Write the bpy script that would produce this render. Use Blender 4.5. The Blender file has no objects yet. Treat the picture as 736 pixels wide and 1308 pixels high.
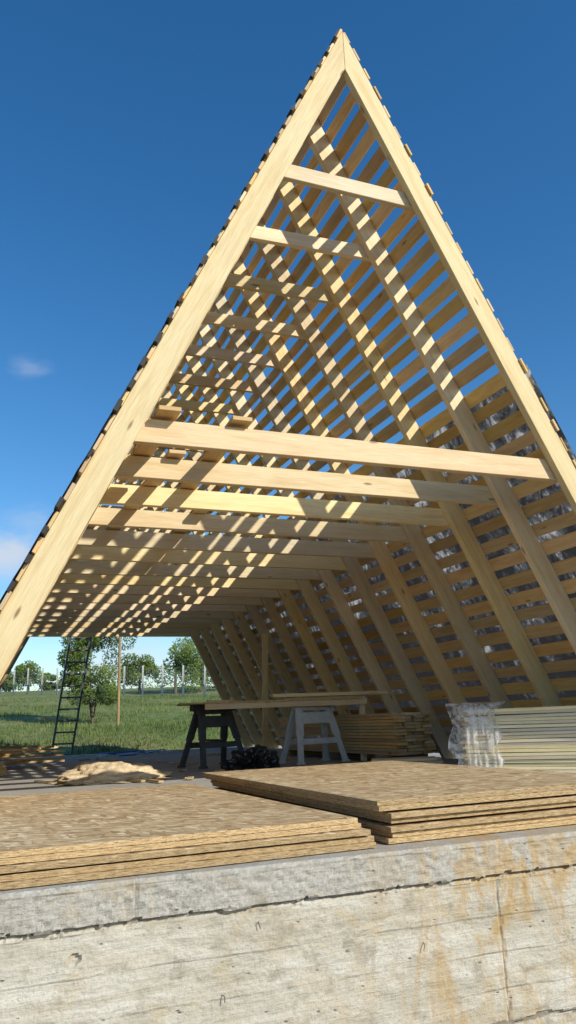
import bpy, math, random
import numpy as np
from mathutils import Vector, Matrix, noise as mnoise
random.seed(7)
scene=bpy.context.scene
scene.view_settings.view_transform='Standard'
scene.view_settings.look='None'
scene.view_settings.exposure=0
V=Vector
# ------------------------------------------------------------ constants
H=.62
XC,T=2.911,2.0189
ZI=5.933+H
A=math.atan(T); SA,CA=math.sin(A),math.cos(A)
RD=.20
ZO=ZI+RD/CA
Y0=5.42; SP=.9; NF=16
COLZ=2.0415+H; TIEZ=4.7728+H
SUN=V((.43,-.74,.52)).normalized()

# ------------------------------------------------------------ node helpers
def newmat(name):
    m=bpy.data.materials.new(name); m.use_nodes=True
    nt=m.node_tree; b=nt.nodes['Principled BSDF']
    return m,nt,b
def N(nt,t,**k):
    n=nt.nodes.new(t)
    for a,v in k.items(): setattr(n,a,v)
    return n
def ramp(nt,fac,stops):
    r=N(nt,'ShaderNodeValToRGB'); e=r.color_ramp.elements
    while len(e)<len(stops): e.new(.5)
    for i,(p,c) in enumerate(stops):
        e[i].position=p; e[i].color=(c[0],c[1],c[2],1) if not isinstance(c,(int,float)) else (c,c,c,1)
    nt.links.new(fac,r.inputs[0]); return r.outputs[0]
def mix(nt,fac,a,b,mode='MIX'):
    m=N(nt,'ShaderNodeMix',data_type='RGBA',blend_type=mode)
    for s,x in ((0,fac),(6,a),(7,b)):
        if hasattr(x,'links'): nt.links.new(x,m.inputs[s])
        else: m.inputs[s].default_value=x if s==0 else (x[0],x[1],x[2],1)
    return m.outputs[2]
def mth(nt,op,a,b=0.,clamp=False):
    m=N(nt,'ShaderNodeMath',operation=op); m.use_clamp=clamp
    for s,x in ((0,a),(1,b)):
        if hasattr(x,'links'): nt.links.new(x,m.inputs[s])
        else: m.inputs[s].default_value=x
    return m.outputs[0]
def noise(nt,vec,scale,detail=4,rough=.55,dist=0.):
    n=N(nt,'ShaderNodeTexNoise'); n.inputs['Scale'].default_value=scale
    n.inputs['Detail'].default_value=detail; n.inputs['Roughness'].default_value=rough
    n.inputs['Distortion'].default_value=dist
    if vec is not None: nt.links.new(vec,n.inputs['Vector'])
    return n.outputs['Fac']
def mapping(nt,vec,scale=(1,1,1),loc=(0,0,0),rot=(0,0,0)):
    m=N(nt,'ShaderNodeMapping'); m.inputs['Scale'].default_value=scale
    m.inputs['Location'].default_value=loc; m.inputs['Rotation'].default_value=rot
    nt.links.new(vec,m.inputs['Vector']); return m.outputs[0]
def bump(nt,b,h,strength=.3,dist=.01):
    n=N(nt,'ShaderNodeBump'); n.inputs['Strength'].default_value=strength
    n.inputs['Distance'].default_value=dist
    nt.links.new(h,n.inputs['Height']); nt.links.new(n.outputs[0],b.inputs['Normal'])

def wood_mat(name,light,dark,knot=(.22,.11,.045),tintamt=.35,rough=.6,grey=None):
    m,nt,b=newmat(name)
    uv=N(nt,'ShaderNodeUVMap').outputs[0]
    g1=noise(nt,mapping(nt,uv,(1.3,16,1)),1,4,.55,.7)
    g2=noise(nt,mapping(nt,uv,(5,190,1)),1,2,.6)
    g3=noise(nt,mapping(nt,uv,(.5,1.5,1)),1,2)
    c=ramp(nt,g1,[(.30,dark),(.55,light)])
    c=mix(nt,mth(nt,'MULTIPLY',ramp(nt,g2,[(.35,1.),(.6,0.)]),.45),c,tuple(x*.66 for x in dark))
    c=mix(nt,ramp(nt,g3,[(.35,0.),(.75,.45)]),c,tuple(x*.84 for x in light))
    v=N(nt,'ShaderNodeTexVoronoi'); v.inputs['Scale'].default_value=1
    nt.links.new(mapping(nt,uv,(1.9,7.5,1)),v.inputs['Vector'])
    k=ramp(nt,v.outputs['Distance'],[(.05,1.),(.12,0.)])
    sel=N(nt,'ShaderNodeSeparateColor'); nt.links.new(v.outputs['Color'],sel.inputs[0])
    k=mth(nt,'MULTIPLY',k,mth(nt,'GREATER_THAN',sel.outputs[0],.35))
    c=mix(nt,mth(nt,'MULTIPLY',k,.85),c,knot)
    at=N(nt,'ShaderNodeAttribute',attribute_name='tint')
    s=N(nt,'ShaderNodeSeparateColor'); nt.links.new(at.outputs['Color'],s.inputs[0])
    hs=N(nt,'ShaderNodeHueSaturation')
    nt.links.new(c,hs.inputs['Color'])
    nt.links.new(mth(nt,'ADD',mth(nt,'MULTIPLY',s.outputs[0],tintamt),1-tintamt*.55),hs.inputs['Value'])
    nt.links.new(mth(nt,'ADD',mth(nt,'MULTIPLY',s.outputs[1],.4),.78),hs.inputs['Saturation'])
    nt.links.new(mth(nt,'ADD',mth(nt,'MULTIPLY',s.outputs[2],-.018),.514),hs.inputs['Hue'])
    col=hs.outputs[0]
    if grey:
        gn=noise(nt,mapping(nt,uv,(.8,6,1)),1,4)
        col=mix(nt,ramp(nt,gn,[(.5,0.),(.75,.7)]),col,grey)
    nt.links.new(col,b.inputs['Base Color'])
    b.inputs['Roughness'].default_value=rough; b.inputs['Specular IOR Level'].default_value=.25
    bump(nt,b,mth(nt,'ADD',g2,mth(nt,'MULTIPLY',g1,.6)),.3,.002)
    return m

M={}
M['pine']=wood_mat('pine_timber',(.84,.665,.405),(.72,.50,.255))
M['board']=wood_mat('pine_board',(.70,.49,.245),(.54,.345,.15),tintamt=.55)
M['batten']=wood_mat('pale_batten',(.90,.78,.52),(.80,.64,.38),tintamt=.35)
M['oldwood']=wood_mat('weathered_wood',(.36,.25,.14),(.22,.14,.08),grey=(.22,.20,.17))

def osb_mats():
    m,nt,b=newmat('osb_face')
    tc=N(nt,'ShaderNodeTexCoord').outputs['Object']
    cols=[]
    for i,(rot,sc) in enumerate([(.15,(7,27,7)),(.9,(7.5,31,7)),(-.6,(6,25,7)),(1.5,(8,30,7)),(.4,(12,50,7))]):
        v=N(nt,'ShaderNodeTexVoronoi'); v.inputs['Scale'].default_value=1; v.inputs['Randomness'].default_value=1
        nt.links.new(mapping(nt,mapping(nt,tc,(1,1,1),(i*3.3,i,0),(0,0,rot)),sc),v.inputs['Vector'])
        sp=N(nt,'ShaderNodeSeparateColor'); nt.links.new(v.outputs['Color'],sp.inputs[0])
        col=ramp(nt,sp.outputs[0],[(0,(.32,.19,.08)),(.3,(.52,.36,.18)),(.75,(.66,.49,.27)),(1,(.84,.69,.46))])
        sh=ramp(nt,v.outputs['Distance'],[(.35,1.),(.75,.68)])
        col=mix(nt,1.,col,sh,'MULTIPLY')
        cols.append((col,sp.outputs[1]))
    c=cols[0][0]
    for i in range(1,5):
        c=mix(nt,mth(nt,'GREATER_THAN',cols[i][1],.55),c,cols[i][0])
    n2=noise(nt,tc,1.7,4)
    c=mix(nt,ramp(nt,n2,[(.4,0.),(.75,.4)]),c,(.42,.31,.18))
    nt.links.new(c,b.inputs['Base Color']); b.inputs['Roughness'].default_value=.55
    b.inputs['Specular IOR Level'].default_value=.3
    bw=N(nt,'ShaderNodeRGBToBW'); nt.links.new(c,bw.inputs[0]); bump(nt,b,bw.outputs[0],.4,.004)
    m2,nt,b=newmat('osb_edge')
    uv=N(nt,'ShaderNodeUVMap').outputs[0]
    a=noise(nt,mapping(nt,uv,(22,330,1)),1,4,.6,.4)
    a2=noise(nt,mapping(nt,uv,(90,260,1)),1,2)
    c=ramp(nt,a,[(.33,(.14,.075,.035)),(.43,(.46,.30,.13)),(.58,(.66,.475,.24)),(.75,(.82,.65,.39))])
    c=mix(nt,ramp(nt,a2,[(.30,.8),(.42,0.)]),c,(.12,.06,.03))
    at=N(nt,'ShaderNodeAttribute',attribute_name='tint')
    s=N(nt,'ShaderNodeSeparateColor'); nt.links.new(at.outputs['Color'],s.inputs[0])
    hs=N(nt,'ShaderNodeHueSaturation'); nt.links.new(c,hs.inputs['Color']); nt.links.new(mth(nt,'ADD',mth(nt,'MULTIPLY',s.outputs[0],.45),.62),hs.inputs['Value'])
    nt.links.new(hs.outputs[0],b.inputs['Base Color']); b.inputs['Roughness'].default_value=.75
    bump(nt,b,a,.6,.006)
    return m,m2
M['osb'],M['osbe']=osb_mats()

def simple(name,col,rough=.6,nscale=8,var=.25,metal=0,bumps=.1,detail=5):
    m,nt,b=newmat(name)
    tc=N(nt,'ShaderNodeTexCoord').outputs['Object']
    n=noise(nt,tc,nscale,detail)
    c=ramp(nt,n,[(.3,tuple(x*(1-var) for x in col)),(.7,tuple(min(1,x*(1+var)) for x in col))])
    nt.links.new(c,b.inputs['Base Color']); b.inputs['Roughness'].default_value=rough
    b.inputs['Metallic'].default_value=metal
    if bumps: bump(nt,b,n,bumps,.01)
    return m
M['plastgrey']=simple('grey_plastic',(.56,.57,.54),.5,12,.12)
M['plastdark']=simple('dark_plastic',(.07,.075,.08),.5,12,.2)
M['bag']=simple('black_film',(.012,.012,.014),.25,9,.3)
M['ink']=simple('stamp_ink',(.06,.04,.03),.8,40,.5,0,0)
M['metal']=simple('dark_steel',(.10,.10,.10),.5,20,.3,.3)
M['ladder']=simple('ladder_steel',(.17,.17,.17),.5,20,.3,.2)
M['blackfelt']=simple('black_membrane',(.015,.015,.017),.7,14,.3)
M['bark']=simple('bark',(.13,.10,.07),.9,14,.4,0,.6)
M['post']=simple('fence_concrete',(.42,.41,.39),.8,10,.2)
M['wire']=simple('galvanised_wire',(.35,.36,.37),.4,10,.1,.6)
M['bluep']=simple('blue_plastic',(.02,.12,.50),.4,6,.15)
M['sawdust']=simple('sawdust',(.66,.52,.33),.95,60,.25,0,1.)
M['whitepl']=simple('white_cable',(.65,.65,.62),.4,6,.1)

def membrane_mat():
    m,nt,b=newmat('roof_membrane'); tc=N(nt,'ShaderNodeTexCoord').outputs['Object']
    a=noise(nt,mapping(nt,tc,(1,1.6,1)),4.5,7,.75,.5)
    g=noise(nt,mapping(nt,tc,(1,.9,1)),1.3,4,.65,.3)
    sx=N(nt,'ShaderNodeSeparateXYZ'); nt.links.new(tc,sx.inputs[0])
    zr=ramp(nt,mth(nt,'MULTIPLY',sx.outputs[2],.25),[(.35,0.),(.80,1.)])
    aa=mth(nt,'ADD',a,mth(nt,'MULTIPLY',mth(nt,'SUBTRACT',g,.66),.8))
    aa=mth(nt,'ADD',aa,mth(nt,'MULTIPLY',zr,.13))
    c=ramp(nt,aa,[(.40,(.035,.035,.038)),(.52,(.12,.12,.125)),(.64,(.58,.58,.585))])
    nt.links.new(c,b.inputs['Base Color']); b.inputs['Roughness'].default_value=.6
    bump(nt,b,a,.6,.03)
    tr=N(nt,'ShaderNodeBsdfTranslucent'); nt.links.new(c,tr.inputs[0])
    ms=N(nt,'ShaderNodeMixShader'); ms.inputs[0].default_value=.5
    nt.links.new(b.outputs[0],ms.inputs[1]); nt.links.new(tr.outputs[0],ms.inputs[2])
    nt.links.new(ms.outputs[0],nt.nodes['Material Output'].inputs[0]); return m
M['membrane']=membrane_mat()

def concrete_slab():
    m,nt,b=newmat('slab_concrete'); tc=N(nt,'ShaderNodeTexCoord').outputs['Object']
    a=noise(nt,tc,1.1,6,.6); f=noise(nt,tc,40,6,.65)
    c=ramp(nt,a,[(.3,(.32,.30,.27)),(.7,(.47,.45,.41))])
    c=mix(nt,mth(nt,'MULTIPLY',ramp(nt,f,[(.35,1.),(.55,0.)]),.4),c,(.2,.19,.17))
    nt.links.new(c,b.inputs['Base Color']); b.inputs['Roughness'].default_value=.85; bump(nt,b,f,.4,.01); return m
M['slab']=concrete_slab()

def wall_concrete():
    m,nt,b=newmat('wall_concrete'); tc=N(nt,'ShaderNodeTexCoord').outputs['Object']
    sx=N(nt,'ShaderNodeSeparateXYZ'); nt.links.new(tc,sx.inputs[0]); X,Z=sx.outputs[0],sx.outputs[2]
    big=noise(nt,mapping(nt,tc,(.9,1,2.2)),1.3,6,.6)
    streak=noise(nt,mapping(nt,tc,(1.2,1,9)),1.5,6,.68,.8)
    grainy=noise(nt,mapping(nt,tc,(3,1,60)),1.5,4,.6,.9)
    fine=noise(nt,tc,60,7,.75)
    mid=noise(nt,tc,9,6,.65)
    c=ramp(nt,streak,[(.3,(.40,.365,.285)),(.48,(.54,.505,.415)),(.70,(.67,.64,.56))])
    c=mix(nt,ramp(nt,big,[(.42,0.),(.66,.75)]),c,(.45,.40,.295))
    c=mix(nt,ramp(nt,mid,[(.34,.75),(.46,0.)]),c,(.31,.275,.205))
    c=mix(nt,mth(nt,'MULTIPLY',ramp(nt,grainy,[(.35,1.),(.46,0.)]),.25),c,(.30,.26,.20))
    c=mix(nt,mth(nt,'MULTIPLY',ramp(nt,fine,[(.38,1.),(.5,0.)]),.4),c,(.30,.27,.21))
    zz=mth(nt,'ADD',Z,mth(nt,'MULTIPLY',mid,.03))
    band=mth(nt,'GREATER_THAN',zz,-.143)
    bandc=ramp(nt,fine,[(.32,(.21,.195,.16)),(.5,(.39,.37,.32)),(.72,(.56,.54,.48))])
    bandc=mix(nt,ramp(nt,big,[(.4,0.),(.7,.5)]),bandc,(.50,.475,.41))
    bandc=mix(nt,ramp(nt,mid,[(.36,.5),(.5,0.)]),bandc,(.29,.265,.21))
    c=mix(nt,band,c,bandc)
    v=N(nt,'ShaderNodeTexVoronoi'); v.inputs['Scale'].default_value=13
    nt.links.new(mapping(nt,tc,(1,1,1.9)),v.inputs['Vector'])
    sp=N(nt,'ShaderNodeSeparateColor'); nt.links.new(v.outputs['Color'],sp.inputs[0])
    pit=mth(nt,'MULTIPLY',ramp(nt,v.outputs['Distance'],[(.05,1.),(.15,0.)]),mth(nt,'GREATER_THAN',sp.outputs[0],.72))
    c=mix(nt,mth(nt,'MULTIPLY',pit,.75),c,(.17,.15,.12))
    fr=mth(nt,'FRACT',mth(nt,'MULTIPLY',mth(nt,'ADD',Z,mth(nt,'MULTIPLY',noise(nt,mapping(nt,tc,(.5,1,.3)),2,3),.05)),6.3))
    line=mth(nt,'MULTIPLY',ramp(nt,fr,[(.0,1.),(.05,0.)]),ramp(nt,noise(nt,mapping(nt,tc,(2,1,1)),1.5,4),[(.42,0.),(.6,.6)]))
    c=mix(nt,line,c,(.25,.22,.16))
    st=noise(nt,mapping(nt,tc,(4.0,1,1.5)),1.2,7,.72,1.1)
    xm=ramp(nt,mth(nt,'MULTIPLY',X,.25),[(.40,.0),(.56,1.),(.85,1.),(1,.3)])
    rust=mth(nt,'MULTIPLY',ramp(nt,st,[(.46,0.),(.60,.85)]),xm)
    c=mix(nt,rust,c,(.45,.285,.10))
    rust2=mth(nt,'MULTIPLY',ramp(nt,st,[(.60,0.),(.70,.8)]),xm)
    c=mix(nt,rust2,c,(.30,.14,.045))
    st2=noise(nt,mapping(nt,tc,(2.2,1,3.4),(3,0,5)),1.6,7,.68,.8)
    c=mix(nt,ramp(nt,st2,[(.50,0.),(.68,.6)]),c,(.45,.35,.20))
    w=mth(nt,'MULTIPLY',mth(nt,'SUBTRACT',noise(nt,mapping(nt,tc,(6,1,1)),2.4,5,.7),.5),.05)
    for z0,wd,stg in ((-.158,.006,.7),(-.80,.009,.7)):
        d=mth(nt,'ABSOLUTE',mth(nt,'SUBTRACT',mth(nt,'ADD',Z,w),z0))
        s=mth(nt,'MULTIPLY',mth(nt,'LESS_THAN',d,mth(nt,'MULTIPLY',mid,wd*2)),stg)
        c=mix(nt,s,c,(.14,.12,.10))
    wx=mth(nt,'MULTIPLY',mth(nt,'SUBTRACT',noise(nt,mapping(nt,tc,(1,1,6)),2.4,5,.7),.5),.03)
    for x0,lo,hi in ((2.43,-.8,-.17),(.66,-.15,0)):
        d=mth(nt,'ABSOLUTE',mth(nt,'SUBTRACT',mth(nt,'ADD',X,wx),x0))
        s=mth(nt,'MULTIPLY',mth(nt,'LESS_THAN',d,.003),mth(nt,'MULTIPLY',mth(nt,'GREATER_THAN',Z,lo),mth(nt,'LESS_THAN',Z,hi)))
        c=mix(nt,mth(nt,'MULTIPLY',s,.5),c,(.13,.11,.09))
    nt.links.new(c,b.inputs['Base Color']); b.inputs['Roughness'].default_value=.9
    hh=mth(nt,'SUBTRACT',mth(nt,'ADD',mth(nt,'ADD',fine,mth(nt,'MULTIPLY',grainy,.4)),streak),mth(nt,'ADD',pit,line))
    bump(nt,b,hh,.6,.014)
    return m
M['wall']=wall_concrete()

def grass_mat():
    m,nt,b=newmat('grass_ground'); tc=N(nt,'ShaderNodeTexCoord').outputs['Object']
    a=noise(nt,tc,.25,5,.6); f=noise(nt,mapping(nt,tc,(1,.5,1)),3,8,.7)
    c=ramp(nt,f,[(.3,(.045,.075,.014)),(.5,(.11,.16,.032)),(.72,(.20,.25,.06))])
    c=mix(nt,ramp(nt,a,[(.42,0.),(.62,.65)]),c,(.25,.22,.09))
    sx=N(nt,'ShaderNodeSeparateXYZ'); nt.links.new(tc,sx.inputs[0])
    near=ramp(nt,mth(nt,'MULTIPLY',mth(nt,'ADD',sx.outputs[1],mth(nt,'MULTIPLY',a,4.)),.025),[(.50,1.),(.60,0.)])
    n3=noise(nt,tc,12,8,.7)
    soil=ramp(nt,n3,[(.3,(.12,.09,.06)),(.7,(.30,.24,.17))])
    c=mix(nt,near,c,soil)
    nt.links.new(c,b.inputs['Base Color']); b.inputs['Roughness'].default_value=.95; bump(nt,b,f,.8,.08); return m
M['ground']=grass_mat()
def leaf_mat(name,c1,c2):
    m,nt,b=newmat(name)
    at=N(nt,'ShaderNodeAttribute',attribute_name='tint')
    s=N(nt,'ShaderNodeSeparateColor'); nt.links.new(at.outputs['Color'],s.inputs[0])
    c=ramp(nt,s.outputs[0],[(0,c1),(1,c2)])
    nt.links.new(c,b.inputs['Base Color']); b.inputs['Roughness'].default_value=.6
    tr=N(nt,'ShaderNodeBsdfTranslucent'); nt.links.new(c,tr.inputs[0])
    ms=N(nt,'ShaderNodeMixShader'); ms.inputs[0].default_value=.35
    nt.links.new(b.outputs[0],ms.inputs[1]); nt.links.new(tr.outputs[0],ms.inputs[2])
    nt.links.new(ms.outputs[0],nt.nodes['Material Output'].inputs[0]); return m
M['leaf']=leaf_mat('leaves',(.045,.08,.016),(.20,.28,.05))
M['grassb']=leaf_mat('grass_blades',(.06,.10,.016),(.24,.30,.07))
def film_mat():
    m,nt,b=newmat('clear_wrap_film')
    b.inputs['Base Color'].default_value=(.95,.95,.93,1); b.inputs['Roughness'].default_value=.3
    tr=N(nt,'ShaderNodeBsdfTransparent'); ms=N(nt,'ShaderNodeMixShader')
    tl_=N(nt,'ShaderNodeBsdfTranslucent'); tl_.inputs[0].default_value=(.9,.9,.88,1)
    m1=N(nt,'ShaderNodeMixShader'); m1.inputs[0].default_value=.35
    nt.links.new(b.outputs[0],m1.inputs[1]); nt.links.new(tl_.outputs[0],m1.inputs[2])
    tc=N(nt,'ShaderNodeTexCoord').outputs['Object']
    nt.links.new(ramp(nt,noise(nt,tc,11,5,.6,1.),[(.40,.12),(.58,.85)]),ms.inputs[0])
    nt.links.new(tr.outputs[0],ms.inputs[1]); nt.links.new(m1.outputs[0],ms.inputs[2])
    nt.links.new(ms.outputs[0],nt.nodes['Material Output'].inputs[0]); return m
M['film']=film_mat()

# ------------------------------------------------------------ mesh builder
class MB:
    def __init__(s): s.v=[];s.f=[];s.uv=[];s.c=[];s.m=[]
    def rt(s): return (random.random(),random.random(),random.random(),1)
    def box(s,c,L,W,Hh,col=None,mat=0,mats=None):
        c=V(c);L=V(L);W=V(W);Hh=V(Hh)
        if L.cross(W).dot(Hh)<0: W=-W
        col=col or s.rt(); l,w,h=L.length,W.length,Hh.length
        ou,ov=random.random()*40,random.random()*40
        i=len(s.v)
        P=[c+L*a+W*b+Hh*d for d in(-.5,.5) for b in(-.5,.5) for a in(-.5,.5)]
        s.v+=[tuple(p) for p in P]
        co=[(a*l,b*w,d*h) for d in(-.5,.5) for b in(-.5,.5) for a in(-.5,.5)]
        F=[((0,2,3,1),2),((4,5,7,6),2),((0,1,5,4),1),((2,6,7,3),1),((0,4,6,2),0),((1,3,7,5),0)]
        for f,ax in F:
            s.f.append(tuple(i+k for k in f))
            for k in f:
                p=co[k]
                if ax==2: s.uv.append((p[0]+ou,p[1]+ov))
                elif ax==1: s.uv.append((p[0]+ou,p[2]+ov+3))
                else: s.uv.append((p[1]*.7+ou+7,p[2]+ov+5))
            s.c+=[col]*4
            s.m.append(mats[ax] if mats else mat)
    def prism(s,poly,y0,y1,d,col=None,mat=0):
        col=col or s.rt(); ou,ov=random.random()*40,random.random()*40
        n=(-d[1],d[0]); i=len(s.v); k=len(poly)
        s.v+=[(p[0],y0,p[1]) for p in poly]+[(p[0],y1,p[1]) for p in poly]
        U=lambda p:(p[0]*d[0]+p[1]*d[1]+ou,p[0]*n[0]+p[1]*n[1]+ov)
        s.f.append(tuple(range(i,i+k))); s.uv+=[U(p) for p in poly]; s.c+=[col]*k; s.m.append(mat)
        s.f.append(tuple(range(i+2*k-1,i+k-1,-1))); s.uv+=[U(p) for p in reversed(poly)]; s.c+=[col]*k; s.m.append(mat)
        for a in range(k):
            b=(a+1)%k; s.f.append((i+b,i+a,i+k+a,i+k+b))
            ua,ub=U(poly[a])[0],U(poly[b])[0]
            s.uv+=[(ub,ov+y0*1.+9),(ua,ov+y0+9),(ua,ov+y1+9),(ub,ov+y1+9)]; s.c+=[col]*4; s.m.append(mat)
    def cyl(s,p0,p1,r0,r1,n=8,col=None,mat=0):
        p0=V(p0);p1=V(p1);d=(p1-p0);l=d.length;d.normalize()
        a=d.orthogonal().normalized(); b=d.cross(a); col=col or s.rt(); i=len(s.v)
        for p,r in((p0,r0),(p1,r1)):
            for k in range(n):
                t=2*math.pi*k/n; s.v.append(tuple(p+(a*math.cos(t)+b*math.sin(t))*r))
        for k in range(n):
            q=(k+1)%n; s.f.append((i+k,i+q,i+n+q,i+n+k)); w0,w1=k/n*r0*6,(k+1)/n*r0*6
            s.uv+=[(0,w0),(0,w1),(l,w1),(l,w0)]; s.c+=[col]*4; s.m.append(mat)
        s.f.append(tuple(range(i+n-1,i-1,-1))); s.f.append(tuple(range(i+n,i+2*n)))
        s.uv+=[(0,0)]*(2*n); s.c+=[col]*(2*n); s.m+=[mat,mat]
    def obj(s,name,mats,parent=None,bevel=0,smooth=False):
        me=bpy.data.meshes.new(name); me.from_pydata(s.v,[],s.f)
        for m in mats: me.materials.append(m)
        me.polygons.foreach_set('material_index',s.m)
        if smooth: me.polygons.foreach_set('use_smooth',[True]*len(s.f))
        uvl=me.uv_layers.new(name='UVMap'); uvl.data.foreach_set('uv',[x for u in s.uv for x in u[:2]])
        ca=me.color_attributes.new('tint','FLOAT_COLOR','CORNER'); ca.data.foreach_set('color',[x for c in s.c for x in c])
        me.update()
        o=bpy.data.objects.new(name,me); scene.collection.objects.link(o)
        if parent: o.parent=parent
        if bevel:
            b=o.modifiers.new('bevel','BEVEL'); b.width=bevel; b.segments=1; b.limit_method='ANGLE'
        return o
def empty(name):
    e=bpy.data.objects.new(name,None); scene.collection.objects.link(e); return e

# ------------------------------------------------------------ A-frame house
house=empty('timber_a_frame_house')
raf=MB(); col=MB(); tie=MB()
dr=(CA,-SA); dl=(-CA,-SA)
for k in range(NF):
    y=Y0+SP*k; th=.075
    R=[(XC,ZI),(XC+ZI/T,0),(XC+ZO/T,0),(XC,ZO)]
    L=[(XC-.0015,ZO),(XC-ZO/T,0),(XC-ZI/T,0),(XC-.0015,ZI)]
    j=random.uniform(-.004,.004)
    raf.prism(R,y+j,y+th+j,dr); raf.prism(L,y+j,y+th+j,dl)
    def tied(mb,z0,h,ya,yb,ext):
        dz=random.uniform(-.012,.012); z0+=dz; sk=random.uniform(-.012,.012)
        e1,e2=ext+random.uniform(-.03,.03),ext+random.uniform(-.03,.03)
        a=(ZI-z0)/T; b=(ZI-z0-h)/T
        mb.prism([(XC-a-e1,z0-sk),(XC+a+e2,z0+sk),(XC+b+e2,z0+h+sk),(XC-b-e1,z0+h-sk)],ya,yb,(1,0))
    tied(col,COLZ,.19,y+th+.004,y+th+.075,.12)
    tied(tie,TIEZ-.15,.15,y+th+.004,y+th+.06,.09)
raf.obj('rafters',[M['pine']],house,.004)
col.obj('floor_joists',[M['pine']],house,.004)
tie.obj('collar_ties',[M['pine']],house,.004)
bd=MB(); pitch=.212; bw=.136; bt=.024
rows=int((ZO/SA-.12)/pitch)+1
yend=Y0+SP*(NF-1)+.1
for side in(1,-1):
    d=V((side*CA,0,-SA)); n=V((side*SA,0,CA))
    for r in range(rows):
        s=.075+r*pitch+random.uniform(-.014,.014)
        y=Y0-(random.uniform(-.005,.028) if side>0 else random.uniform(.01,.075))
        brk=[Y0+SP*q+.037 for q in (random.choice([3,4,5]),random.choice([8,9,10]),13)]+[yend+random.uniform(-.05,.08)]
        for e in brk:
            w=bw*random.uniform(.86,1.08)
            ds=random.uniform(-.01,.01)
            c=V((XC,0,ZO))+d*(s+ds)+n*(bt/2+.002); c.y=(y+e)/2
            sk=random.uniform(-.012,.012)
            bd.box(c,V((0,e-y-.004,0))+d*sk,d*w,n*bt*random.uniform(.9,1.1))
            y=e
bd.obj('sheathing_boards',[M['board']],house,.003)
def membrane():
    for side,ztop in((1,3.70),(-1,3.70)):
        d=V((side*CA,0,-SA)); n=V((side*SA,0,CA))
        s0=(ZO-ztop)/SA; s1=ZO/SA-.03
        ny=150; ns=44; vs=[]
        for i in range(ny):
            y=Y0-.03+(yend-Y0+.05)*i/(ny-1)
            for k in range(ns):
                s=s0+(s1-s0)*k/(ns-1)
                p=V((XC,0,ZO))+d*(s+.02*mnoise.noise(V((y*.6,side,0)))*(1 if k==0 else 0)); 
                q=V((y*1.3,s*2,side*5.))
                o_=.036+.012*abs(mnoise.noise(q))+.008*abs(mnoise.noise(q*4))
                p=p+n*o_; vs.append((p.x,y,p.z))
        fs=[(i*ns+k,(i+1)*ns+k,(i+1)*ns+k+1,i*ns+k+1) for i in range(ny-1) for k in range(ns-1)]
        me=bpy.data.meshes.new('roof_membrane'); me.from_pydata(vs,[],fs); me.materials.append(M['membrane'])
        me.polygons.foreach_set('use_smooth',[True]*len(fs))
        o=bpy.data.objects.new('roof_membrane',me); scene.collection.objects.link(o); o.parent=house
membrane()
mm=MB()
d=V((-CA,0,-SA)); n=V((-SA,0,CA))
for r in range(rows-1):
    s=.075+(r+.5)*pitch
    if random.random()<.9:
        c=V((XC,0,ZO))+d*(s+random.uniform(-.02,.02))+n*(.018+random.uniform(0,.014)); c.y=Y0+random.uniform(-.05,.0)
        mm.box(c,(0,.11,random.uniform(-.01,.01)),d*random.uniform(.05,.10),n*random.uniform(.012,.034))
mm.obj('membrane_strips',[M['blackfelt']],house)
pl=MB(); zt=COLZ+.19+.035
for x,y0,y1,w in((1.22,5.36,7.2,.17),(1.83,5.42,7.6,.16),(1.45,6.3,9.3,.15),(2.2,8.0,11,.16),(1.1,9,12,.2)):
    pl.box((x,(y0+y1)/2,zt+random.uniform(.0,.01)),(random.uniform(-.1,.1),y1-y0,0),(w,0,0),(0,0,.035))
pl.obj('loose_planks',[M['board']],house,.003)
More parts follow.
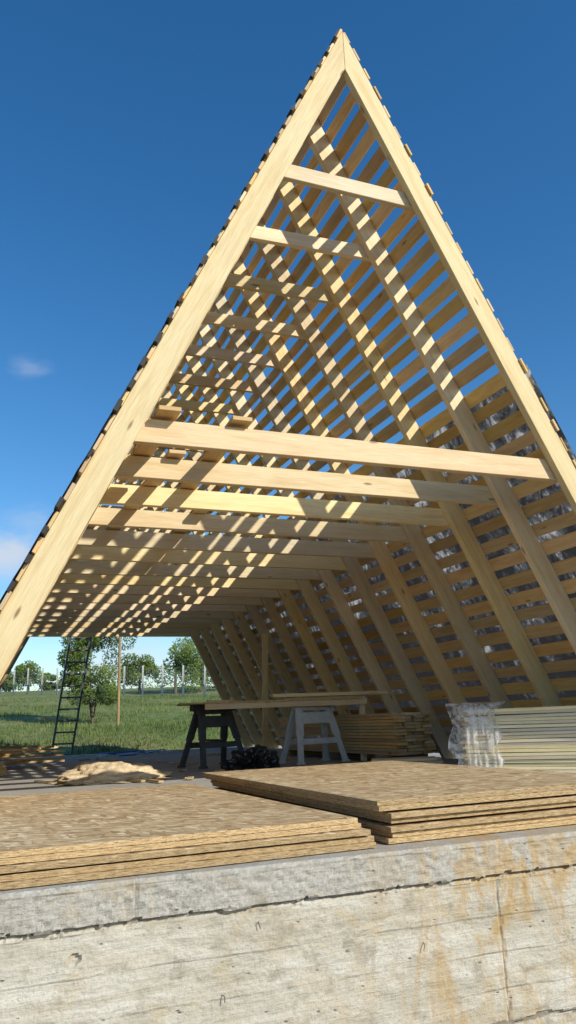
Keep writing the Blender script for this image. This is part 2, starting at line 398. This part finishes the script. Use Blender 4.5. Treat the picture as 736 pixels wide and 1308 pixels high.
# ------------------------------------------------------------ slab & wall
YW=3.53
sl=MB(); sl.box((2.9,(YW+.3+19.6)/2,-.11),(9.0,0,0),(0,19.6-YW-.3,0),(0,0,.2),col=(.5,.5,.5,1))
sl.obj('concrete_slab',[M['slab']],None)
def wall():
    xs=list(np.arange(-9,-.6,.3))+list(np.arange(-.6,4.6,.0125))+list(np.arange(4.6,17,.3))
    zs=list(np.arange(-1.5,-.95,.05))+list(np.arange(-.95,.0001,.0095)); zs[-1]=0.
    vs=[];nx=len(xs);nz=len(zs)
    for z in zs:
        for x in xs:
            p=V((x,z*1.6,0))
            d=.008*mnoise.noise(p*2)+.004*mnoise.noise(p*13)+.002*mnoise.noise(p*40)
            sz=-.158+.016*mnoise.noise(V((x*5,3,0)))+.010*mnoise.noise(V((x*28,5,0)))
            if z>sz: d+= .012+.006*mnoise.noise(p*25)+.008*max(0,mnoise.noise(V((x*34,1,9))))*max(0,1-(z-sz)/.03)
            elif z>sz-.02: d+=-.008-.012*abs(mnoise.noise(V((x*30,z*30,1))))
            s2=-.80+.02*mnoise.noise(V((x*4,9,0)))
            if z<s2: d-= .014
            bi=math.floor((z+.03*mnoise.noise(V((x*.5,0,3))))/.158); d+=.0025*math.sin(bi*12.9)
            if abs(x-2.43+.016*mnoise.noise(V((z*9,1,1))))<.007 and -.8<z<sz: d-=.009*(.6+mnoise.noise(V((z*14,4,4))))
            if abs(x-.66)<.007 and z>sz: d-=.006
            r=math.hypot(x-.42,(z+.27)); 
            if r<.022: d-=.02
            if z>-.012: d-= .012*(1+mnoise.noise(V((x*20,0,7))))*(z+.012)/.012
            vs.append((x,YW-d,z))
    fs=[(j*nx+i,j*nx+i+1,(j+1)*nx+i+1,(j+1)*nx+i) for j in range(nz-1) for i in range(nx-1)]
    b=len(vs)
    top=(nz-1)*nx
    for x in xs: vs.append((x,YW+.3,0.0))
    for i in range(nx-1): fs.append((top+i,top+i+1,b+i+1,b+i))
    c=len(vs)
    for x in (xs[0],xs[-1]): vs.append((x,YW+.3,-1.5))
    fs.append((b+nx-1,b,c,c+1))
    me=bpy.data.meshes.new('concrete_retaining_wall'); me.from_pydata(vs,[],fs); me.materials.append(M['wall'])
    me.update(); o=bpy.data.objects.new('concrete_retaining_wall',me); scene.collection.objects.link(o)
wall()
tw=MB()
for x,z in((1.36,-.66),(1.02,-.48),(1.2,-.22),(2.9,-.55),(2.0,-.4)):
    p=V((x,YW+.02,z)); q=p+V((random.uniform(-.02,.02),-.035,random.uniform(-.02,.01)))
    tw.cyl(p,q,.002,.002,5); tw.cyl(q,q+V((random.uniform(-.015,.015),-.003,-.022)),.002,.002,5)
tw.obj('tie_wires',[M['metal']])

# ------------------------------------------------------------ terrain
def gz(x,y):
    def ss(a,b,t):
        t=max(0,min(1,(t-a)/(b-a))); return t*t*(3-2*t)
    inside=ss(-9,-8,x)*(1-ss(16,17,x))
    k=inside*ss(3.57,3.8,y)+(1-inside)*ss(2,9,y)
    z=-1.35+k*1.13
    if y>20: z+= .095*min(y-20,25)*ss(20,24,y)
    if y>45: z+= .058*min(y-45,30)
    z+= .05*mnoise.noise(V((x*.4,y*.4,0)))*ss(19.8,23,y)+.22*mnoise.noise(V((x*.07,y*.07,2)))*ss(24,40,y)
    z+= .18*ss(20.5,22,y)*(1-ss(25,30,y))*ss(2.2,3.2,x)
    return z
def terrain():
    xs=sorted(set([round(v,3) for v in list(np.arange(-24,40,.5))+[-400,-250,-150,-100,-70,-50,-35,50,65,90,130,200,300,400]]))
    ys=sorted(set([round(v,3) for v in list(np.arange(-10,3.5,.5))+[3.5,3.57,3.65,3.72,3.8]+list(np.arange(4,50,.4))+list(np.arange(50,80,2))+[-200,-80,-30,90,120,180,260,400,600,900]]))
    vs=[(x,y,gz(x,y)) for y in ys for x in xs]; nx=len(xs)
    fs=[(j*nx+i,j*nx+i+1,(j+1)*nx+i+1,(j+1)*nx+i) for j in range(len(ys)-1) for i in range(nx-1)]
    me=bpy.data.meshes.new('ground'); me.from_pydata(vs,[],fs); me.materials.append(M['ground'])
    me.polygons.foreach_set('use_smooth',[True]*len(fs)); me.update()
    o=bpy.data.objects.new('ground',me); scene.collection.objects.link(o)
terrain()
gb=MB()
for _ in range(26000):
    y=20.2+random.random()**1.6*26; x=random.uniform(-.03*y-1,.34*y+1)
    pn=mnoise.noise(V((x*.5,y*.5,4)))
    if pn<-.2 and random.random()<.8: continue
    z=gz(x,y); a=random.uniform(0,6.28); hh=random.uniform(.05,.15)*(1+.9*pn); w=.015
    dx,dy=math.cos(a)*w,math.sin(a)*w; lx,ly=random.uniform(-.06,.06),random.uniform(-.06,.06)
    i=len(gb.v); t=max(0,min(1,random.random()*.6+.6*mnoise.noise(V((x*.3,y*.3,8)))+.2))
    gb.v+=[(x-dx,y-dy,z-.01),(x+dx,y+dy,z-.01),(x+lx,y+ly,z+hh)]; gb.f.append((i,i+1,i+2)); gb.uv+=[(0,0)]*3; gb.c+=[(t,0,0,1)]*3; gb.m.append(0)
gb.obj('grass',[M['grassb']])

# ------------------------------------------------------------ foliage
def leaves(mb,c,rad,n,size,mat=0):
    for _ in range(n):
        while 1:
            p=V((random.uniform(-1,1),random.uniform(-1,1),random.uniform(-1,1)))
            if p.length<=1 and p.length>random.random()*.8: break
        q=V((c[0]+p.x*rad[0],c[1]+p.y*rad[1],c[2]+p.z*rad[2]))
        a=V((random.uniform(-1,1),random.uniform(-1,1),random.uniform(-1,1))).normalized(); b=a.orthogonal().normalized()*size*.45; a=a*size*random.uniform(.6,1.2)
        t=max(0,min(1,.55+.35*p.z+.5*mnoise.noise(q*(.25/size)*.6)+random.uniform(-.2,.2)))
        i=len(mb.v); mb.v+=[tuple(q-a*.5),tuple(q+b*.5),tuple(q+a*.5),tuple(q-b*.5)]; mb.f.append((i,i+1,i+2,i+3)); mb.uv+=[(0,0)]*4; mb.c+=[(t,0,0,1)]*4; mb.m.append(mat)
def tree(name,x,y,h,w,stems,nleaf,size):
    z=gz(x,y)-.05; mb=MB(); 
    for s in range(stems):
        a=random.uniform(0,6.28); p=V((x,y,z)); d=V((math.cos(a)*.14,math.sin(a)*.14,1)); r=.035
        for j in range(5):
            q=p+d*h*.17; mb.cyl(p,q,r,r*.75,7); 
            for b in range(2):
                aa=random.uniform(0,6.28); e=q+V((math.cos(aa)*w*.4,math.sin(aa)*w*.4,h*.12)); mb.cyl(q,e,r*.45,r*.15,5)
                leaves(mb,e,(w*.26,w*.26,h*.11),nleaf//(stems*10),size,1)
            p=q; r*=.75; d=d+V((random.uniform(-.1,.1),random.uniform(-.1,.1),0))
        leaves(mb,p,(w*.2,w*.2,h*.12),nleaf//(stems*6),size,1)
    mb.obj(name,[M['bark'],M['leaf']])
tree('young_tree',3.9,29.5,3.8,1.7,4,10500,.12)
tl=MB()
for (x,y,w,h) in [(12.2,52,3.4,3.4),(14.5,54,3.2,4.2),(10.4,55,2.4,2.6),(17,56,4,4.6),(2.6,72,2.2,2.2),(4.2,74,2.8,2.8),(6.2,76,1.8,1.6),(.3,73,2,1.5),(-3,75,3,3.2),(21,58,4,5),(9,78,3,1.6),(24,60,5,5)]:
    z=gz(x,y)
    tl.cyl((x,y,z-.1),(x,y,z+h*.5),.12,.06,6)
    for q in range(10):
        leaves(tl,(x+random.uniform(-.4,.4)*w,y+random.uniform(-.3,.3)*w,z+h*random.uniform(.15,.85)),(w*.26,w*.26,h*.2),300,.22,1)
for q in range(80):
    x=random.uniform(-60,70); y=random.uniform(78,92); z=gz(x,y); leaves(tl,(x,y,z+.5),(2.4,1.5,random.uniform(.5,1.2)),80,.35,1)
tl.obj('distant_trees',[M['bark'],M['leaf']])

# ------------------------------------------------------------ fence
fe=MB(); p0=V((-6,74.8,0)); p1=V((20,27.2,0)); L=(p1-p0).length; n=int(L/1.7); prev=None
for i in range(n+1):
    p=p0.lerp(p1,i/n); z=gz(p.x,p.y); 
    if p.y<38: continue
    hh=random.uniform(-.08,.08)
    fe.box((p.x,p.y,z+.82),(random.uniform(-.05,.05),0,1.9+hh),(.10,0,0),(0,.10,0),mat=0)
    if prev:
        cur=V((p.x,p.y,z))
        for hgt in(.1,.35,.6,.85,1.1,1.35,1.6): fe.cyl(prev+V((0,0,hgt)),cur+V((0,0,hgt)),.005,.005,4,mat=1)
        for q in range(1,10): 
            b_=prev.lerp(cur,q/10); fe.cyl(b_+V((0,0,.1)),b_+V((0,0,1.6)),.004,.004,4,mat=1)
    prev=V((p.x,p.y,z))
fe.obj('wire_fence',[M['post'],M['wire']])
x,y=4.5,27.6; z=gz(x,y); mb=MB(); mb.cyl((x,y,z-.2),(x+.02,y,z+3.3),.055,.045,10); mb.obj('wooden_pole',[M['oldwood']])
mb=MB(); mb.cyl((-.35,19.35,-.1),(1.05,19.3,2.72),.04,.04,8); mb.obj('leaning_prop_pole',[M['oldwood']])
mb=MB(); mb.box((4.72,13.3,1.05),(.05,0,2.1),(.09,0,0),(0,.06,0)); mb.obj('timber_prop',[M['pine']])
def ladder():
    mb=MB(); b=V((2.02,21.0,gz(2.0,21.0))); t=V((2.28,19.6,2.85)); wv=V((.24,0,0))
    for s in(-1,1):
        d=(t-b); mb.box((b+t)/2+wv*s,d,(.045,0,0),d.normalized().cross(V((1,0,0)))*.08)
    for i in range(11):
        p=b.lerp(t,(i+.6)/11.2); mb.cyl(p-wv,p+wv,.022,.022,6)
    mb.obj('ladder',[M['ladder']],None)
ladder()
x,y=6.15,43.; z=gz(x,y); mb=MB()
mb.cyl((x,y,z),(x,y,z+.08),.2,.24,16); mb.cyl((x,y,z+.08),(x,y,z+.8),.24,.24,16); mb.cyl((x,y,z+.8),(x,y,z+.9),.24,.18,16); mb.cyl((x,y,z+.42),(x,y,z+.46),.255,.255,16); mb.obj('blue_barrel',[M['bluep']],smooth=False)

# ------------------------------------------------------------ OSB stacks
def osb_stack(name,x0,x1,y0,y1,sheets,th,rot):
    mb=MB(); z=0.0; cx,cy=(x0+x1)/2,(y0+y1)/2
    for i,(g,dx,dy) in enumerate(sheets):
        z+=g
        r=rot+random.uniform(-.005,.005); a=V((math.cos(r),math.sin(r),0)); b=V((-math.sin(r),math.cos(r),0))
        dx+=random.uniform(-.006,.006); dy+=random.uniform(-.006,.006)
        mb.box((cx+dx,cy+dy,z+th/2),a*(x1-x0),b*(y1-y0),(0,0,th-.0015),mats={2:0,1:1,0:1})
        z+=th
    return mb.obj(name,[M['osb'],M['osbe']],None,.0012)
osb_stack('osb_sheet_stack',-1.0,1.76,3.60,6.5,[(.004,.02,-.01),(0,.03,.01),(.007,.01,0),(.002,-.035,.03),(0,-.045,.035)],.0255,.035)
st=osb_stack('osb_sheet_stack',1.90,3.72,3.70,6.75,[(.004,.0,.0),(0,.02,.015),(.003,.0,-.01),(.012,.03,.02),(0,.01,.0),(.010,-.03,.01),(0,-.05,.02)],.0255,.02)
for txt,yy,sz in(('OSB/3',5.55,.036),('22 mm',5.05,.036)):
    cu=bpy.data.curves.new('stamp','FONT'); cu.body=txt; cu.size=sz; cu.extrude=.0003
    to=bpy.data.objects.new('ink_stamp',cu); scene.collection.objects.link(to); cu.materials.append(M['ink'])
    to.rotation_euler=(math.pi/2,0,-math.pi/2+.02); to.location=(1.808+(yy-5.2)*-.02,yy,.165); to.scale=(2.2,1,1); to.parent=st

# ------------------------------------------------------------ work table on sawhorses
def sawhorse(name,x,y,rot,mat,h=.86):
    mb=MB(); a=V((math.cos(rot),math.sin(rot),0)); b=V((-math.sin(rot),math.cos(rot),0)); o=V((x,y,0)); Z=V((0,0,1))
    mb.box(o+Z*(h-.045),a*.78,b*.075,Z*.09)
    mb.box(o+Z*(h-.11),a*.62,b*.11,Z*.05)
    for s in(-1,1):
        for q in(-1,1):
            tp=o+a*s*.24+b*q*.045+Z*(h-.10); ft=o+a*s*.37+b*q*.27
            d=ft-tp
            mid=tp.lerp(ft,.5)
            mb.box(tp.lerp(mid,.5),d*.52,a*.12,b*.04); mb.box(mid.lerp(ft,.5),d*.5,a*.09,b*.036)
            mb.box(ft+Z*.015,a*.12,b*.06,Z*.03)
    for q in(-1,1):
        mb.box(o+b*q*.19+Z*.30,a*.64,b*.025,Z*.08)
        mb.box(o+b*q*.09+Z*.62,a*.5,b*.03,Z*.16)
    mb.box(o+Z*.36,b*.34,a*.05,Z*.03)
    mb.obj(name,[mat],None,.006)
sawhorse('sawhorse',4.52,10.75,.15,M['plastgrey'])
sawhorse('sawhorse',3.22,11.35,.35,M['plastdark'])
mb=MB(); ta=V((2.52,-.42,0)); tb=ta.cross(V((0,0,1))).normalized()
c=V((3.95,11.05,.872)); mb.box(c,ta,tb*.9,(0,0,.022),mats={2:0,1:1,0:1})
mb.box(c+V((.75,-.1,.022)),ta*.45,tb*.8,(0,0,.02),mats={2:0,1:1,0:1})
o=mb.obj('work_table_top',[M['osb'],M['osbe']])
mb=MB()
mb.box((4.75,10.60,.940),(1.7,-.25,0),(0,.14,0),(0,0,.05)); mb.box((5.0,10.85,.93),(1.3,-.3,0),(0,.1,0),(0,0,.04)); mb.box((4.1,10.62,.82),(2.3,-.38,0),(0,.04,0),(0,0,.08))
mb.box((3.3,11.2,.90),(.5,.3,0),(0,.1,0),(0,0,.03)); mb.box((5.2,10.5,.45),(.02,.0,.9),(.08,0,0),(0,.05,0))
mb.obj('plank_offcuts',[M['pine']],None,.003)

# ------------------------------------------------------------ lumber stacks
def lumber(name,o,axis,L,nw,nh,w,h,mat,gap=.006,jit=.04):
    mb=MB(); a=V(axis).normalized(); b=V((0,0,1)).cross(a)
    for j in range(nh):
        for i in range(nw):
            mb.box(V(o)+a*(L/2+random.uniform(-jit,jit))+b*(i*(w+gap)+random.uniform(-.012,.012))+V((0,0,h/2+j*(h+.004))),a*L,b*w,(0,0,h))
    return mb.obj(name,[mat],None,.002)
lumber('plank_stack',(5.68,9.5,.10),(-.03,1,0),4.0,4,13,.14,.038,M['board'],jit=.06)
mb=MB()
for yy in(9.8,11.4,13.1): mb.box((5.42,yy,.05),(.75,0,0),(0,.1,0),(0,0,.095))
mb.obj('timber_bearer',[M['oldwood']])
lumber('short_board_stack',(4.28,8.4,0),(1,-.35,0),.75,4,4,.1,.028,M['pine'])
ax=V((.70,-.714,0)).normalized(); bb=V((0,0,1)).cross(ax); o=V((4.58,6.95,.04)); L=1.9
mb=MB()
for j in range(19):
    for i in range(6):
        p=o+ax*(L/2+random.uniform(-.06,.06))+bb*(i*.052+random.uniform(-.010,.010))+V((0,0,j*.0325+random.uniform(-.002,.002)))
        mb.box(p,ax*L+V((0,0,random.uniform(-.014,.014))),bb*.048,(0,0,.028))
ob=mb.obj('batten_bundle',[M['batten']],None,.0015)
def film():
    vs=[];nx=90;prof=[(-.03,.02),(-.03,.12),(-.035,.22),(-.04,.33),(-.03,.44),(-.03,.55),(-.02,.625),(.03,.645),(.1,.65),(.17,.645),(.24,.65),(.3,.645)]
    for i in range(nx):
        t=-.16+(.50)*i/(nx-1)
        for k,(u,z) in enumerate(prof):
            lim=t-.03*k
            p=o+ax*t+bb*u+V((0,0,z))
            nn=mnoise.noise(V((t*9,k*.9,0)))*.03+mnoise.noise(V((t*30,k*2.1,5)))*.014
            p=p+(-bb if k<7 else V((0,0,1)))*(abs(nn)+.006)
            if t<0: p+= ax*mnoise.noise(V((k*.8,t*9,3)))*.10+bb*.05
            if i>nx-6: p+= ax*mnoise.noise(V((k*.9,2,3)))*.25
            vs.append(tuple(p))
    m=len(prof); fs=[(i*m+k,(i+1)*m+k,(i+1)*m+k+1,i*m+k+1) for i in range(nx-1) for k in range(m-1)]
    me=bpy.data.meshes.new('f'); me.from_pydata(vs,[],fs); me.materials.append(M['film']); me.polygons.foreach_set('use_smooth',[True]*len(fs))
    q=bpy.data.objects.new('plastic_wrap',me); scene.collection.objects.link(q); q.parent=ob
film()
mb=MB()
for i in range(16):
    mb.box((.45+random.uniform(-.5,.6),14.6+random.uniform(-.9,.9),.05+i*.018),(random.uniform(.7,1.6),random.uniform(-.9,.9),random.uniform(-.05,.08)),(0,.12,0),(0,0,.028))
mb.obj('plank_heap',[M['board']])
mb=MB()
for i in range(3): mb.box((0,12.2+i*.45,.05),(.9,0,0),(0,.1,0),(0,0,.09))
for i in range(6): mb.box((-.36+i*.15,12.65,.108),(0,1.1,0),(.1,0,0),(0,0,.022))
mb.obj('pallet',[M['board']])
def blob(name,c,rx,ry,rz,mat,amp,fq,seed,nu=64,nv=22,power=1.,smooth=True):
    vs=[];fs=[]
    for j in range(nv+1):
        ph=(math.pi/2)*j/nv
        for i in range(nu):
            th=2*math.pi*i/nu; d=V((math.cos(th)*math.cos(ph),math.sin(th)*math.cos(ph),math.sin(ph)))
            n_=mnoise.noise(d*fq+V((seed,0,0)))+.5*mnoise.noise(d*fq*2.6+V((seed,3,0)))+.3*abs(mnoise.noise(d*fq*6+V((seed,6,0))))
            r=1+amp*n_; z=max(0,d.z)**power
            vs.append((c[0]+d.x*rx*r,c[1]+d.y*ry*r,c[2]+z*rz*r-.005))
    for j in range(nv):
        for i in range(nu): q=(i+1)%nu; fs.append((j*nu+i,j*nu+q,(j+1)*nu+q,(j+1)*nu+i))
    me=bpy.data.meshes.new(name); me.from_pydata(vs,[],fs); me.materials.append(mat); me.polygons.foreach_set('use_smooth',[smooth]*len(fs))
    o=bpy.data.objects.new(name,me); scene.collection.objects.link(o); return o
blob('sawdust_pile',(1.55,9.9,0),.66,.62,.19,M['sawdust'],.24,2.8,3,nu=120,nv=40,power=1.7)
blob('black_plastic_bag',(3.5,10.35,0),.34,.24,.24,M['bag'],.42,2.6,8,smooth=False)
mb=MB()
for s in range(5):
    p=V((2.4+s*.35,17.3+random.uniform(-.8,.6),.02)); a=random.uniform(0,6)
    for i in range(26):
        a+=random.uniform(-.5,.7); q=p+V((math.cos(a)*.11,math.sin(a)*.11,0)); q.z=.02+.05*abs(mnoise.noise(q*2)); mb.cyl(p,q,.012,.012,5,mat=s%2); p=q
mb.obj('cables',[M['whitepl'],M['bluep']])
mb=MB()
for i in range(60):
    x,y=random.uniform(-.2,5),random.uniform(8,18.5); a=random.uniform(0,3.14); l=random.uniform(.06,.45)
    mb.box((x,y,.012),(math.cos(a)*l,math.sin(a)*l,0),(-math.sin(a)*.06,math.cos(a)*.06,0),(0,0,.02))
mb.obj('wood_offcuts',[M['board']])

# ------------------------------------------------------------ camera
f,pi,ya,ro=1000.,.258,.3783,-.0386
F=V((math.cos(pi)*math.sin(ya),math.cos(pi)*math.cos(ya),math.sin(pi)))
R=V((math.cos(ya),-math.sin(ya),0)); U=R.cross(F)
R2=R*math.cos(ro)+U*math.sin(ro); U2=-R*math.sin(ro)+U*math.cos(ro)
cd=bpy.data.cameras.new('Camera'); co=bpy.data.objects.new('Camera',cd); scene.collection.objects.link(co)
Mx=Matrix((R2,U2,-F)).transposed().to_4x4(); Mx.translation=V((0,0,H)); co.matrix_world=Mx
cd.sensor_fit='HORIZONTAL'; cd.sensor_width=36; cd.lens=f/736*36; cd.clip_start=.05; cd.clip_end=3000
scene.camera=co
def raydir(u,v): return (F*f+R2*(u-368)+U2*(654-v)).normalized()
# ------------------------------------------------------------ light
sd=bpy.data.lights.new('sun','SUN'); so=bpy.data.objects.new('sun',sd); scene.collection.objects.link(so)
sd.energy=4.9; sd.angle=math.radians(.53); sd.color=(1,.94,.82)
so.rotation_euler=SUN.to_track_quat('Z','Y').to_euler()
w=bpy.data.worlds.new('World'); scene.world=w; w.use_nodes=True; nt=w.node_tree; bg=nt.nodes['Background']
sky=N(nt,'ShaderNodeTexSky',sky_type='NISHITA'); sky.sun_disc=False
sky.sun_elevation=math.asin(SUN.z); sky.sun_rotation=math.atan2(SUN.x,SUN.y)
sky.air_density=1.; sky.dust_density=.3; sky.ozone_density=3.
gm=N(nt,'ShaderNodeHueSaturation'); gm.inputs['Saturation'].default_value=1.3; gm.inputs['Value'].default_value=1.45; nt.links.new(sky.outputs[0],gm.inputs['Color'])
c=gm.outputs[0]
tc=N(nt,'ShaderNodeTexCoord').outputs['Generated']
for (u,v,rad,st_,sc) in((5,705,.085,.8,9),(38,470,.035,.2,22),(45,662,.05,.25,12),(150,850,.12,.5,8)):
    d=raydir(u,v)
    dp=N(nt,'ShaderNodeVectorMath',operation='DISTANCE'); nt.links.new(mapping(nt,tc,(1,1,1.9)),dp.inputs[0]); dp.inputs[1].default_value=(d.x,d.y,d.z*1.9)
    msk=ramp(nt,mth(nt,'DIVIDE',dp.outputs['Value'],rad),[(.2,1.),(1,0.)])
    nn=noise(nt,mapping(nt,tc,(1,1,2.5)),sc,8,.6,.3)
    m_=mth(nt,'MULTIPLY',ramp(nt,mth(nt,'ADD',nn,mth(nt,'MULTIPLY',msk,.25)),[(.5,0.),(.75,1.)]),mth(nt,'MULTIPLY',msk,st_),True)
    c=mix(nt,m_,c,(6.5,6.9,7.6))
nt.links.new(c,bg.inputs['Color']); bg.inputs['Strength'].default_value=.105
